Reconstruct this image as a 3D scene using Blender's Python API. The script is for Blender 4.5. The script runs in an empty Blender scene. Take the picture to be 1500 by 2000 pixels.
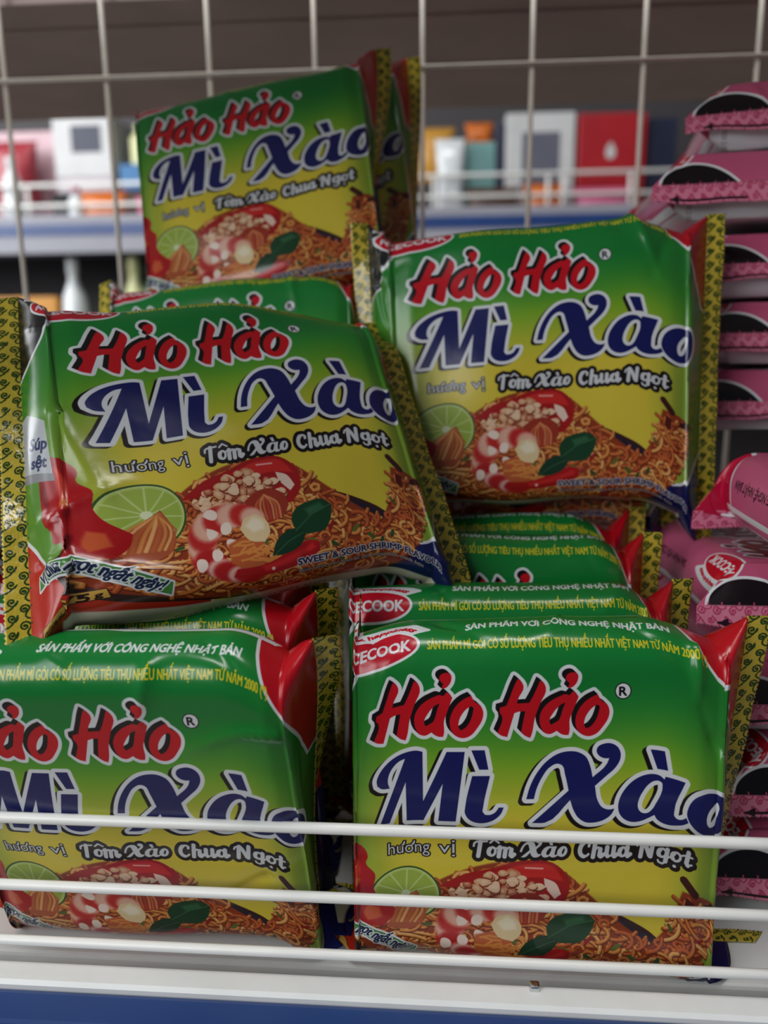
import bpy, bmesh, math, random
import numpy as np
from mathutils import Matrix, Vector

SC = bpy.context.scene
COL = SC.collection
# ---------------------------------------------------------------- camera, world, lights, exposure
Z0 = .219                                                   # lens height above the shelf board
cam = bpy.data.cameras.new('camera'); cam.sensor_fit = 'VERTICAL'; cam.sensor_height = 36; cam.lens = 28.08
cam.clip_start = .01; cam.clip_end = 60
cam_ob = bpy.data.objects.new('camera', cam); COL.objects.link(cam_ob)
RX, RY, RZ = (.99734561, .07219861, -.00943871), (.00598479, -.21047503, -.97758091), (-.0725666, .97492955, -.21034844)
cam_ob.matrix_world = Matrix(((RX[0], -RY[0], -RZ[0], 0), (RX[1], -RY[1], -RZ[1], 0), (RX[2], -RY[2], -RZ[2], Z0), (0, 0, 0, 1)))
cam.dof.use_dof = True; cam.dof.focus_distance = .275; cam.dof.aperture_fstop = 6.8
SC.camera = cam_ob
SC.view_settings.view_transform = 'Standard'; SC.view_settings.look = 'None'
SC.view_settings.gamma = 1; SC.view_settings.use_curve_mapping = False
SC.view_settings.exposure = 0.

world = bpy.data.worlds.new('world'); SC.world = world; world.use_nodes = True
world.node_tree.nodes['Background'].inputs[0].default_value = (.80, .88, 1., 1); world.node_tree.nodes['Background'].inputs[1].default_value = .09

def area(name, loc, target, w, h, power, col=(1, 1, 1)):
    l = bpy.data.lights.new(name, 'AREA'); l.shape = 'RECTANGLE'; l.size, l.size_y = w, h; l.energy = power; l.color = col
    o = bpy.data.objects.new(name, l); COL.objects.link(o); o.location = loc
    o.rotation_euler = (Vector(target)-Vector(loc)).to_track_quat('-Z', 'Y').to_euler(); return o
area('shop_front_daylight', (-1.6, -1.6, 1.30), (0, .28, .10), 1.5, 1.4, 42, (.96, .98, 1.))
area('ceiling_tube_lamp', (-.1, -.12, 2.3), (0, .25, 0), 1.3, .2, 20, (1., .98, .95))
area('glint_side_light', (-2.2, -.55, .75), (0, .33, .2), .25, 1.0, 4.5, (.97, .98, 1.))  # added low side light for glints on the left edges of the film
area('far_shelf_fill', (-1.7, .85, .95), (.1, 1.8, .4), .8, 1.2, 23, (.95, .98, 1.))  # added fill that brightens the left goods across the aisle
# ---------------------------------------------------------------- printed film artwork (drawn with numpy, no files)
UNIT = .00017            # one artwork unit in metres
AX0, AX1, AY0, AY1, ASC = 0., 1000., -180., 1000., 1.7

def smooth(pts, k=4, corner=52):
    P = np.array(pts, float); n = len(P); out = []
    d = np.roll(P, -1, 0) - P; L = np.linalg.norm(d, axis=1) + 1e-9
    tang = np.zeros_like(P); flag = np.zeros(n, bool)
    for i in range(n):
        a, b = d[i-1]/L[i-1], d[i]/L[i]
        ang = math.degrees(math.acos(max(-1, min(1, float(a@b)))))
        if ang < corner:
            t = a*L[i] + b*L[i-1]; tang[i] = t/(np.linalg.norm(t)+1e-9); flag[i] = True
    for i in range(n):
        j = (i+1) % n; p0, p1 = P[i], P[j]; l = L[i]
        t0 = tang[i]*l if flag[i] else (p1-p0); t1 = tang[j]*l if flag[j] else (p1-p0)
        for q in range(k):
            s = q/k; s2, s3 = s*s, s*s*s
            out.append((2*s3-3*s2+1)*p0+(s3-2*s2+s)*t0+(-2*s3+3*s2)*p1+(s3-s2)*t1)
    return np.array(out)

def edges(*loops):
    A, B = [], []
    for l in loops:
        l = np.asarray(l, float); A.append(l); B.append(np.roll(l, -1, 0))
    return np.concatenate(A), np.concatenate(B)

class Canvas:
    def __init__(s, x0, x1, y0, y1, sc):
        s.x0, s.y0, s.sc = x0, y0, sc
        s.w, s.h = int((x1-x0)*sc), int((y1-y0)*sc)
        s.xs = x0+(np.arange(s.w)+.5)/sc; s.ys = y0+(np.arange(s.h)+.5)/sc
        s.img = np.zeros((s.h, s.w, 3), np.float32)
    def box(s, lo, hi, pad):
        a = max(0, int((lo[0]-pad-s.x0)*s.sc)); b = min(s.w, int((hi[0]+pad-s.x0)*s.sc)+2)
        c = max(0, int((lo[1]-pad-s.y0)*s.sc)); d = min(s.h, int((hi[1]+pad-s.y0)*s.sc)+2)
        return a, b, c, d
    def sdf(s, A, B, pad, closed=True):
        lo = np.minimum(A.min(0), B.min(0)); hi = np.maximum(A.max(0), B.max(0))
        a, b, c, d = s.box(lo, hi, pad)
        if b <= a or d <= c: return None
        X = s.xs[a:b][None, :].astype(np.float32); Y = s.ys[c:d][:, None].astype(np.float32)
        D = np.full((d-c, b-a), 1e9, np.float32); par = np.zeros((d-c, b-a), bool)
        for (ax, ay), (bx, by) in zip(A, B):
            ex, ey = bx-ax, by-ay; l2 = ex*ex+ey*ey+1e-9
            px, py = X-ax, Y-ay
            t = np.clip((px*ex+py*ey)/l2, 0, 1)
            np.minimum(D, (px-t*ex)**2+(py-t*ey)**2, out=D)
            if closed and ay != by:
                par ^= ((Y > ay) != (Y > by)) & (X < ax+(Y-ay)*ex/ey)
        D = np.sqrt(D)
        return (slice(c, d), slice(a, b)), (np.where(par, -D, D) if closed else D)
    def put(s, reg, d, col, off=0., al=1., soft=None):
        """paint where the distance d is below off"""
        w = soft if soft else 1./s.sc
        m = np.clip(.5-(d-off)/w, 0, 1)[..., None]*al
        v = s.img[reg]; v += m*(np.asarray(col, np.float32)/255.-v)
    def poly(s, loops, col, off=0., al=1., soft=None):
        if not isinstance(loops, tuple): loops = (loops,)
        r = s.sdf(*edges(*loops), max(off, 0)+(soft or 0)+2)
        if r: s.put(*r, col, off, al, soft)
    def line(s, pts, w, col, al=1., soft=None):
        P = np.asarray(pts, float); r = s.sdf(P[:-1], P[1:], w+(soft or 0)+2, False)
        if r: s.put(*r, col, w/2, al, soft)

def text_edges(txt, size, shear=0., bold=0.):
    cu = bpy.data.curves.new('t', 'FONT'); cu.body = txt; cu.size = size; cu.shear = shear; cu.offset = bold
    cu.resolution_u = 3
    ob = bpy.data.objects.new('t', cu); SC.collection.objects.link(ob)
    dg = bpy.context.evaluated_depsgraph_get(); me = ob.evaluated_get(dg).to_mesh()
    cnt = {}
    for p in me.polygons:
        for k in p.edge_keys: cnt[k] = cnt.get(k, 0)+1
    V = np.array([(v.co.x, -v.co.y) for v in me.vertices]) if len(me.vertices) else np.zeros((0, 2))
    E = np.array([k for k, c in cnt.items() if c == 1]).reshape(-1, 2)
    ob.evaluated_get(dg).to_mesh_clear(); bpy.data.objects.remove(ob); bpy.data.curves.remove(cu)
    return (V[E[:, 0]], V[E[:, 1]])

HORN = {'ơ': 'o', 'Ơ': 'O', 'Ớ': 'Ó', 'Ợ': 'Ọ', 'ợ': 'ọ', 'ư': 'u', 'Ừ': 'Ù', 'Ư': 'U'}
def draw_text(cv, txt, x, y, width, cap, col, mp=None, outline=(), bold=0., shear=0.):
    """text from x, baseline y, squeezed to the width and capital height given; mp bends it"""
    plain = ''.join(HORN.get(c, c) for c in txt); horns = []
    for i, c in enumerate(txt):
        if c in HORN:
            A, B = text_edges(plain[:i+1], 100., shear, 0); horns.append((max(A[:, 0].max(), B[:, 0].max()), 54. if c.islower() else 72.))
    A, B = text_edges(plain, 100., shear, 0)
    for hx, hy in horns:                                   # the little horn of the Vietnamese vowels
        P = np.array([(hx-12, -hy+6), (hx-2, -hy-1), (hx+3, -hy-14), (hx+12, -hy-14), (hx+9, -hy+2), (hx-4, -hy+16)], float)
        A = np.r_[A, P]; B = np.r_[B, np.roll(P, -1, 0)]
    lo = min(A[:, 0].min(), B[:, 0].min()); hi = max(A[:, 0].max(), B[:, 0].max())
    kx = width/(hi-lo); ky = cap/72.7
    def f(P):
        Q = np.stack([(P[:, 0]-lo)*kx+x, P[:, 1]*ky+y], 1)
        return mp(Q) if mp is not None else Q
    A, B = f(A), f(B)
    # cut in vertical strips of words so that distances stay cheap
    order = np.argsort((A[:, 0]+B[:, 0])/2); xm = ((A[:, 0]+B[:, 0])/2)[order]
    cuts = [0]
    mx = np.maximum.accumulate(np.maximum(A[order, 0], B[order, 0])); mn = np.minimum(A[order, 0], B[order, 0])
    nxt = np.minimum.accumulate(mn[::-1])[::-1]
    for i in range(1, len(order)):
        if nxt[i] > mx[i-1]+.15 and i-cuts[-1] > 30: cuts.append(i)
    cuts.append(len(order)); parts = []
    for a, b in zip(cuts[:-1], cuts[1:]):
        ii = order[a:b]; r = cv.sdf(A[ii], B[ii], 12)
        if r: parts.append(r)
    for off, c in outline:
        for r in parts: cv.put(*r, c, off)
    for r in parts: cv.put(*r, col, bold)

# glyphs traced as outlines: offset, scale, points
def FR(ox, oy, k, pts): return np.array([(150+(ox+x/k-690)*.986, 130+(oy+y/k-1310)*1.075) for x, y in pts])
G1 = lambda p, c=52: smooth(FR(710, 1290, 6., p), corner=c)
G2 = lambda p, c=52: smooth(FR(710, 1440, 5., p), corner=c)
G3 = lambda p, c=52: smooth(FR(1000, 1430, 6.5217, p), corner=c)
G4 = lambda p, c=52: smooth(FR(1200, 1430, 7.5, p), corner=c)

def lettering():
    H = G1([(345,243),(380,268),(412,322),(348,470),(335,518),(478,510),(520,440),(605,262),(640,285),(670,340),(605,520),(545,680),(505,870),(490,905),(440,885),(383,832),(432,605),(365,607),(305,625),(262,760),(220,892),(150,872),(108,840),(160,655),(135,620),(138,562),(212,542),(260,430),(300,330)])
    a = G1([(900,418),(830,440),(730,490),(650,560),(605,640),(598,720),(620,800),(660,850),(720,865),(780,840),(808,825),(830,850),(880,875),(935,878),(945,850),(950,700),(985,610),(1050,450),(1020,410),(985,385),(945,430)])
    ah = G1([(718,735),(720,690),(755,630),(820,555),(860,525),(898,512),(870,580),(845,660),(820,710),(770,740),(735,760)])
    hk = G1([(905,215),(940,185),(1000,178),(1040,205),(1042,250),(1020,300),(960,345),(925,345),(945,300),(900,240)])
    o = G1([(1270,425),(1180,465),(1090,540),(1030,640),(1015,740),(1040,820),(1100,875),(1170,893),(1250,870),(1340,780),(1400,680),(1410,610),(1385,545),(1310,490)])
    oh = G1([(1120,770),(1125,700),(1160,630),(1230,560),(1270,540),(1298,560),(1280,640),(1240,730),(1180,790),(1140,805)])
    M = G2([(575,122),(520,110),(430,115),(300,150),(200,210),(130,290),(108,350),(115,400),(160,435),(240,445),(222,390),(230,320),(280,240),(340,195),(400,178),(138,793),(232,793),(402,405),(405,792),(572,793),(770,425),(720,795),(893,795),(990,122),(812,122),(572,605)], 40)
    i = G2([(1060,350),(1235,350),(1165,650),(1160,690),(1185,722),(1230,722),(1280,700),(1320,650),(1368,650),(1340,710),(1280,765),(1200,798),(1110,803),(1030,775),(985,710),(990,640)])
    g1 = G2([(1055,108),(1185,108),(1220,290),(1130,290)])
    Xl = G3([(182,812),(280,812),(310,700),(390,540),(480,430),(590,385),(640,405),(680,520),(725,715),(255,1108),(420,1105),(745,830),(790,960),(850,1050),(940,1105),(1050,1110),(1170,1080),(1270,1010),(1310,940),(1230,950),(1150,920),(1100,850),(1060,660),(1200,540),(1330,420),(1380,320),(1380,250),(1340,180),(1260,140),(1170,145),(1095,185),(1080,240),(1110,290),(1170,320),(1240,322),(1210,390),(1030,555),(1000,420),(940,300),(840,245),(720,235),(600,260),(450,350),(330,480),(230,660)])
    A = G4([(735,592),(1010,585),(868,1060),(870,1110),(910,1143),(970,1135),(1040,1080),(1075,1140),(1000,1200),(900,1245),(790,1270),(690,1258),(620,1215),(590,1165),(500,1215),(380,1262),(250,1270),(150,1230),(80,1150),(60,1050),(85,930),(160,800),(280,680),(420,608),(560,583),(660,595),(720,635)])
    Ah = G4([(690,690),(650,670),(590,675),(500,730),(420,830),(360,950),(345,1050),(370,1110),(420,1143),(490,1140),(560,1080),(600,1010),(695,720)])
    g2 = G4([(520,245),(720,243),(768,500),(620,505)])
    O = G4([(1050,1040),(1065,920),(1125,790),(1225,680),(1350,600),(1480,580),(1580,620),(1650,720),(1670,850),(1640,980),(1570,1100),(1460,1190),(1330,1230),(1200,1210),(1100,1140)])
    Oh = G4([(1320,1010),(1335,900),(1400,780),(1460,710),(1510,700),(1535,740),(1525,850),(1480,970),(1420,1070),(1370,1100),(1335,1070)])
    return H, a, ah, hk, o, oh, M, i, g1, Xl, A, Ah, g2, O, Oh

def multi(cv, loops, pad):
    return [r for r in (cv.sdf(*edges(*l), pad) for l in loops) if r]

HM = np.array([[1.5626, -.109144, 86.57993], [.154336, 2.279879, -1299.0977], [-.000279373, .000804423, 1.]])
def ML(pts):
    P = np.array(pts, float); v = np.c_[P, np.ones(len(P))]@HM.T; v = v[:, :2]/v[:, 2:]
    v[:, 0] = np.where(v[:, 0] < 100, 100-(100-v[:, 0])*.42, v[:, 0]); return v

def inside(P, poly):
    x, y = P; c = False; n = len(poly)
    for k in range(n):
        (ax, ay), (bx, by) = poly[k], poly[(k+1) % n]
        if (ay > y) != (by > y) and x < ax+(y-ay)*(bx-ax)/(by-ay): c = not c
    return c

def scroll(cv, x0, x1, y0, y1, base, ink, rng, side):
    """seal band of curling tendrils"""
    reg = (slice(0, cv.h), slice(max(0, int((x0-cv.x0)*cv.sc)), int((x1-cv.x0)*cv.sc)))
    cv.img[reg] = np.array(base)/255.
    y = y0; k = 0
    while y < y1:
        for q, (cx, sg) in enumerate(((x0+(x1-x0)*.27, 1), (x0+(x1-x0)*.72, -1))):
            cy = y+q*17+rng.uniform(-2, 2); r0 = rng.uniform(8.2, 10.5); t0 = rng.uniform(-.5, .5)+(0 if sg > 0 else math.pi)
            th = np.linspace(0, 4.3*math.pi*.62, 18)
            rr = r0*(1-th/th[-1]*.86)
            P = np.stack([cx+sg*rr*np.cos(th+t0), cy+rr*np.sin(th+t0)*1.05], 1)
            tail = np.array([[cx-sg*17, cy+22+rng.uniform(-3, 3)], [cx-sg*3+rng.uniform(-2, 2), cy+15], P[0]])
            cv.line(P, 3.4, ink); cv.line(smooth(np.r_[tail, tail[::-1]], 4, 181)[:9], 3.4, ink)
            cv.poly(np.stack([P[-1][0]+3.2*np.cos(np.arange(8)*.785), P[-1][1]+3.2*np.sin(np.arange(8)*.785)], 1), ink)
        y += 34; k += 1

def food(cv, rng):
    ch = lambda *c: c
    mound = [(236,1085),(262,1052),(330,985),(395,935),(470,905),(560,905),(640,950),(700,985),(765,1015),(775,960),(768,895),(800,890),(842,900),(850,1000),(838,1080),(815,1130),(700,1168),(540,1190),(330,1195),(210,1170),(180,1140)]
    # dark plate
    cv.poly(smooth(ML([(150,1120),(200,1060),(400,985),(640,958),(700,972),(770,998),(835,1040),(842,1085),(818,1135),(700,1172),(520,1196),(380,1205),(200,1190)])), (58,28,30))
    cv.poly(smooth(ML([(640,962),(700,978),(772,1004),(760,1016),(690,992),(640,985)])), (40,32,48))
    M = ML(mound); cv.poly(smooth(M), (150,58,26), soft=4)
    lo, hi = M.min(0), M.max(0)
    n = 0
    pal = [((210,122,52), (242,182,104)), ((196,100,42), (232,150,78)), ((222,150,74), (250,206,136)), ((182,78,36), (216,120,62))]
    while n < 470:
        p = (rng.uniform(lo[0], hi[0]), rng.uniform(lo[1], hi[1]))
        if not inside(p, M): continue
        n += 1
        rightcol = p[0] > 770 and p[1] < 640
        L = rng.uniform(45, 125); k = rng.uniform(-.11, .11) if rng.random() < .7 else rng.choice([-1, 1])*rng.uniform(.1, .2)
        th = rng.uniform(-.8, .8)+(math.pi/2 if rightcol else 0); k = k*.35 if rightcol else k
        pts = [p]; x, y = p
        for _ in range(9):
            th += k*L/9*.55; x += math.cos(th)*L/9; y += math.sin(th)*L/9*.82; pts.append((x, y))
            if not inside((x, y), M): break
        if len(pts) < 3: continue
        c, h = pal[rng.randrange(4)]; w = rng.uniform(5.6, 8.2); P = np.array(pts)
        cv.line(P+[.6, 1.8], w+2.4, (92,34,18), .75); cv.line(P, w, c); cv.line(P-[.3, 1.1], w*.36, h, .8, 1.6)
    for _ in range(26):                                           # herb flecks and pepper bits
        p = (rng.uniform(lo[0]+40, hi[0]-20), rng.uniform(hi[1]-190, hi[1]-10))
        if inside(p, M):
            t = rng.uniform(0, 3); d = np.array([math.cos(t), math.sin(t)])*rng.uniform(3, 8)
            cv.line([np.array(p)-d, np.array(p)+d], rng.uniform(6, 10), rng.choice([(70,96,40), (96,110,44), (52,80,42), (150,30,24)]))
    # chopsticks gripping the lifted noodles
    cv.line(ML([(762,876),(786,890)]), 17, (66,24,20)); cv.line(ML([(815,905),(846,888)]), 15, (66,24,20)); cv.poly(smooth(ML([(778,902),(792,905),(798,930),(783,925)])), (84,26,18))
    # lime, shallot wedge
    c = ML([(281,1012)])[0]+np.array([6, 4]); an = np.linspace(0, 2*math.pi, 48, endpoint=False)
    circ = lambda r, ky=1.: np.stack([c[0]+r*np.cos(an), c[1]+r*ky*np.sin(an)], 1)
    cv.poly(circ(70), (58,88,40)); cv.poly(circ(66), (196,214,130)); cv.poly(circ(61), (160,184,74), soft=6)
    for t in range(11):
        t = t*.571+.2; cv.line([c, c+np.array([math.cos(t), math.sin(t)])*61], 3.2, (206,222,150), .8, 2)
    cv.poly(circ(9), (226,234,190))
    cv.poly(smooth(ML([(308,1003),(330,1035),(338,1075),(310,1108),(268,1112),(246,1085),(270,1045)])), (176,84,50))
    for k in range(9):
        t = k/8; a = ML([(306,1012)])[0]; b = ML([(254+t*74, 1098-t*14)])[0]; m_ = (a+b)/2+np.array([(t-.5)*42, 0])
        cv.line(smooth([a, m_, b, m_], 4)[:9], 6-3*abs(t-.5), [(214,140,70), (236,178,110), (190,98,52)][k % 3], .9, 2)
    # big red pepper and onion on top
    cv.poly(smooth(ML([(348,985),(395,945),(440,925),(490,900),(545,895),(580,918),(590,955),(576,985),(530,990),(470,975),(400,975)])), (172,24,26))
    cv.poly(smooth(ML([(450,930),(500,905),(548,902),(574,925),(530,925),(480,935)])), (214,44,40), soft=4)
    cv.poly(smooth(ML([(538,925),(560,930),(578,950),(570,962),(545,940)])), (244,214,196)); cv.line(ML([(500,912),(530,908)]), 4, (250,190,180), .9, 2)
    # minced meat
    reg = ML([(372,990),(412,945),(455,922),(530,935),(560,965),(545,1000),(470,1015),(400,1010)]); l2, h2 = reg.min(0), reg.max(0); n = 0
    while n < 95:
        p = np.array([rng.uniform(l2[0], h2[0]), rng.uniform(l2[1], h2[1])])
        if not inside(p, reg): continue
        n += 1; r = rng.uniform(8, 17); q = rng.randint(5, 8)
        P = np.array([p+r*rng.uniform(.6, 1.1)*np.array([math.cos(t), .75*math.sin(t)]) for t in np.linspace(0, 6.28, q, endpoint=False)])
        cc = rng.choice([(224,168,124), (236,190,150), (206,138,96), (242,206,170), (190,104,74)])
        cv.poly(smooth(P+[1, 3], 3, 90), (120,44,28), 1, .8); cv.poly(smooth(P, 3, 90), cc); cv.poly(smooth(P*.5+(p+[-1, -3])*.5, 3, 90), (250,222,190), 0, .5, 4)
    bulb = ML([(478,985),(500,965),(530,958),(558,968),(566,995),(548,1020),(510,1028),(486,1010)])
    cv.poly(smooth(bulb), (160,52,34)); bc = bulb.mean(0)
    for k in range(9):
        t = -2.6+k*.28; P = bc+np.array([[0, -22], [18*math.cos(t)*1.4, 2+10*math.sin(t)], [26*math.cos(t), 34]]); cv.line(smooth(np.r_[P, P[::-1]], 4)[:9], 4, [(214,120,70), (190,70,46), (232,160,104)][k % 3], .8, 2)
    # curled shrimp with pale bands
    sh = ML([(398,1110),(392,1075),(402,1040),(432,1020),(470,1012),(500,1020)]); T = smooth(np.r_[sh, sh[::-1]], 6)[:31]
    for k, p in enumerate(T):
        r = 30-abs(k-12)*.55; col = (196,40,36) if (k//4) % 2 == 0 else (238,184,160)
        cv.poly(np.stack([p[0]+r*np.cos(an[::3]), p[1]+r*np.sin(an[::3])], 1), col, 0, .9, 11)
    sh = ML([(405,1105),(435,1128),(470,1138),(510,1140)]); T = smooth(np.r_[sh, sh[::-1]], 6)[:19]
    for k, p in enumerate(T):
        r = 27-k*.5; col = (184,28,30) if k % 7 < 5 else (238,190,176)
        cv.poly(np.stack([p[0]+r*np.cos(an[::3]), p[1]+r*.8*np.sin(an[::3])], 1), col, 0, .9, 9)
    for p in ((412,1052),(425,1095),(452,1072),(395,1120),(440,1040),(470,1095),(408,1012)):
        q = ML([p])[0]; P = np.array([q+rng.uniform(9, 17)*np.array([math.cos(t), math.sin(t)]) for t in np.linspace(0, 6.28, 6, endpoint=False)]); cv.poly(smooth(P, 3, 90), (250,228,212), soft=2)
    cv.poly(smooth(ML([(445,1075),(480,1058),(520,1070),(530,1110),(500,1130),(455,1115)])), (196,96,50), soft=5)
    for k in range(14):
        a = ML([(452+k*6, 1085+rng.uniform(-10, 26))])[0]; cv.line([a, a+[18, rng.uniform(-8, 8)], a+[34, rng.uniform(-14, 14)]], 5, (222,140,66)); 
    # pale garlic clove
    cv.poly(smooth(ML([(470,1042),(478,1020),(500,1010),(522,1022),(532,1048),(522,1068),(492,1066)])), (236,210,160)); cv.poly(smooth(ML([(480,1035),(495,1016),(515,1025),(520,1040),(498,1048)])), (250,236,204), soft=8)
    # chilli
    cv.poly(smooth(ML([(468,1128),(520,1118),(580,1085),(618,1062),(636,1066),(640,1085),(612,1110),(560,1132),(500,1146),(462,1146)])), (178,20,26)); cv.poly(smooth(ML([(520,1122),(580,1095),(622,1070),(630,1078),(585,1108),(530,1132)])), (216,40,40), soft=6)
    cv.line(ML([(640,1070),(655,1058)]), 9, (150,60,40)); cv.poly(circ(4)+ML([(545,1125)])[0]-c, (255,210,200))
    # basil
    cv.poly(smooth(ML([(575,1022),(580,1002),(605,985),(640,980),(655,990),(655,1018),(645,1040),(620,1048),(590,1050)])), (22,66,38)); cv.poly(smooth(ML([(540,1098),(545,1070),(562,1048),(590,1040),(606,1048),(600,1070),(575,1090)])), (20,58,36))
    cv.line(ML([(585,1045),(615,1010),(650,990)]), 2.6, (56,104,66), .8); cv.line(ML([(545,1095),(570,1068),(600,1048)]), 2.6, (52,98,62), .8)
    cv.poly(smooth(ML([(600,1000),(630,986),(640,995),(610,1012)])), (60,116,78), soft=8, al=.7)
    # splash of red sauce at the left
    sp = [(340,40),(420,10),(480,30),(545,110),(540,150),(600,220),(610,330),(640,390),(745,480),(740,560),(700,640),(520,650),(500,530),(450,530),(420,430),(390,410),(330,330),(320,180)]
    wid = lambda P: np.stack([100+(P[:, 0]-100)*np.where(P[:, 0] > 100, 1.22, 1.), P[:, 1]], 1)
    sp = smooth(wid(ML([(x/3, 900+y/3) for x, y in sp]))); cv.poly(sp, (176,18,24))
    for P, cc in (([(440,60),(500,140),(520,260),(500,330),(470,200)], (232,70,50)), ([(345,90),(400,200),(420,320),(370,280)], (140,10,20)), ([(600,470),(660,480),(690,560),(620,610),(590,560)], (206,88,46)), ([(520,480),(560,500),(560,600),(530,600)], (120,8,18)), ([(490,250),(530,280),(520,330),(490,300)], (222,120,60))):
        cv.poly(smooth(wid(ML([(x/3, 900+y/3) for x, y in P]))), cc, soft=6)

def body_gradient(cv, top, mid, low, edge):
    X = cv.xs[None, :]; Y = cv.ys[:, None]
    t = np.clip((Y-120-35*np.cos((X-470)/300.))/330., 0, 1); t = t*t*(3-2*t)
    e = np.clip((np.abs(X-500)-230)/185., 0, 1); e = e*e*(3-2*e)
    top, mid, low, edge = (np.array(c, np.float32)/255. for c in (top, mid, low, edge))
    u = np.clip(t*2, 0, 1)[..., None]; v = np.clip(t*2-1, 0, 1)[..., None]
    c = top+(mid-top)*u; c = c+(low-c)*v
    cv.img[:] = c+(edge-c)*(e*np.clip(.95-.25*t, 0, 1))[..., None]

def oval_mark(cv, white, red):
    an = np.linspace(0, 2*math.pi, 40, endpoint=False); c = (188, 79)
    el = lambda a, b: np.stack([c[0]+a*np.cos(an), c[1]+b*np.sin(an)], 1)
    def arc(Q):
        th = (Q[:, 0]-c[0])/92.; r = 1+(c[1]-Q[:, 1]-44)/62.
        return np.stack([c[0]+r*92*np.sin(th)*1.02, c[1]-r*46*np.cos(th)], 1)
    cv.poly(arc(np.array([(x, 33.) for x in np.linspace(100, 274, 14)]+[(x, 7.) for x in np.linspace(274, 100, 14)])), white, 5)
    cv.poly(el(94, 44), white); cv.poly(el(88, 38), red)
    draw_text(cv, 'Cook happiness', 110, 30, 158, 15, red, arc, bold=1.1)
    draw_text(cv, 'ACECOOK', c[0]-74, c[1]+14, 148, 27, white, bold=1.3)

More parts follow.
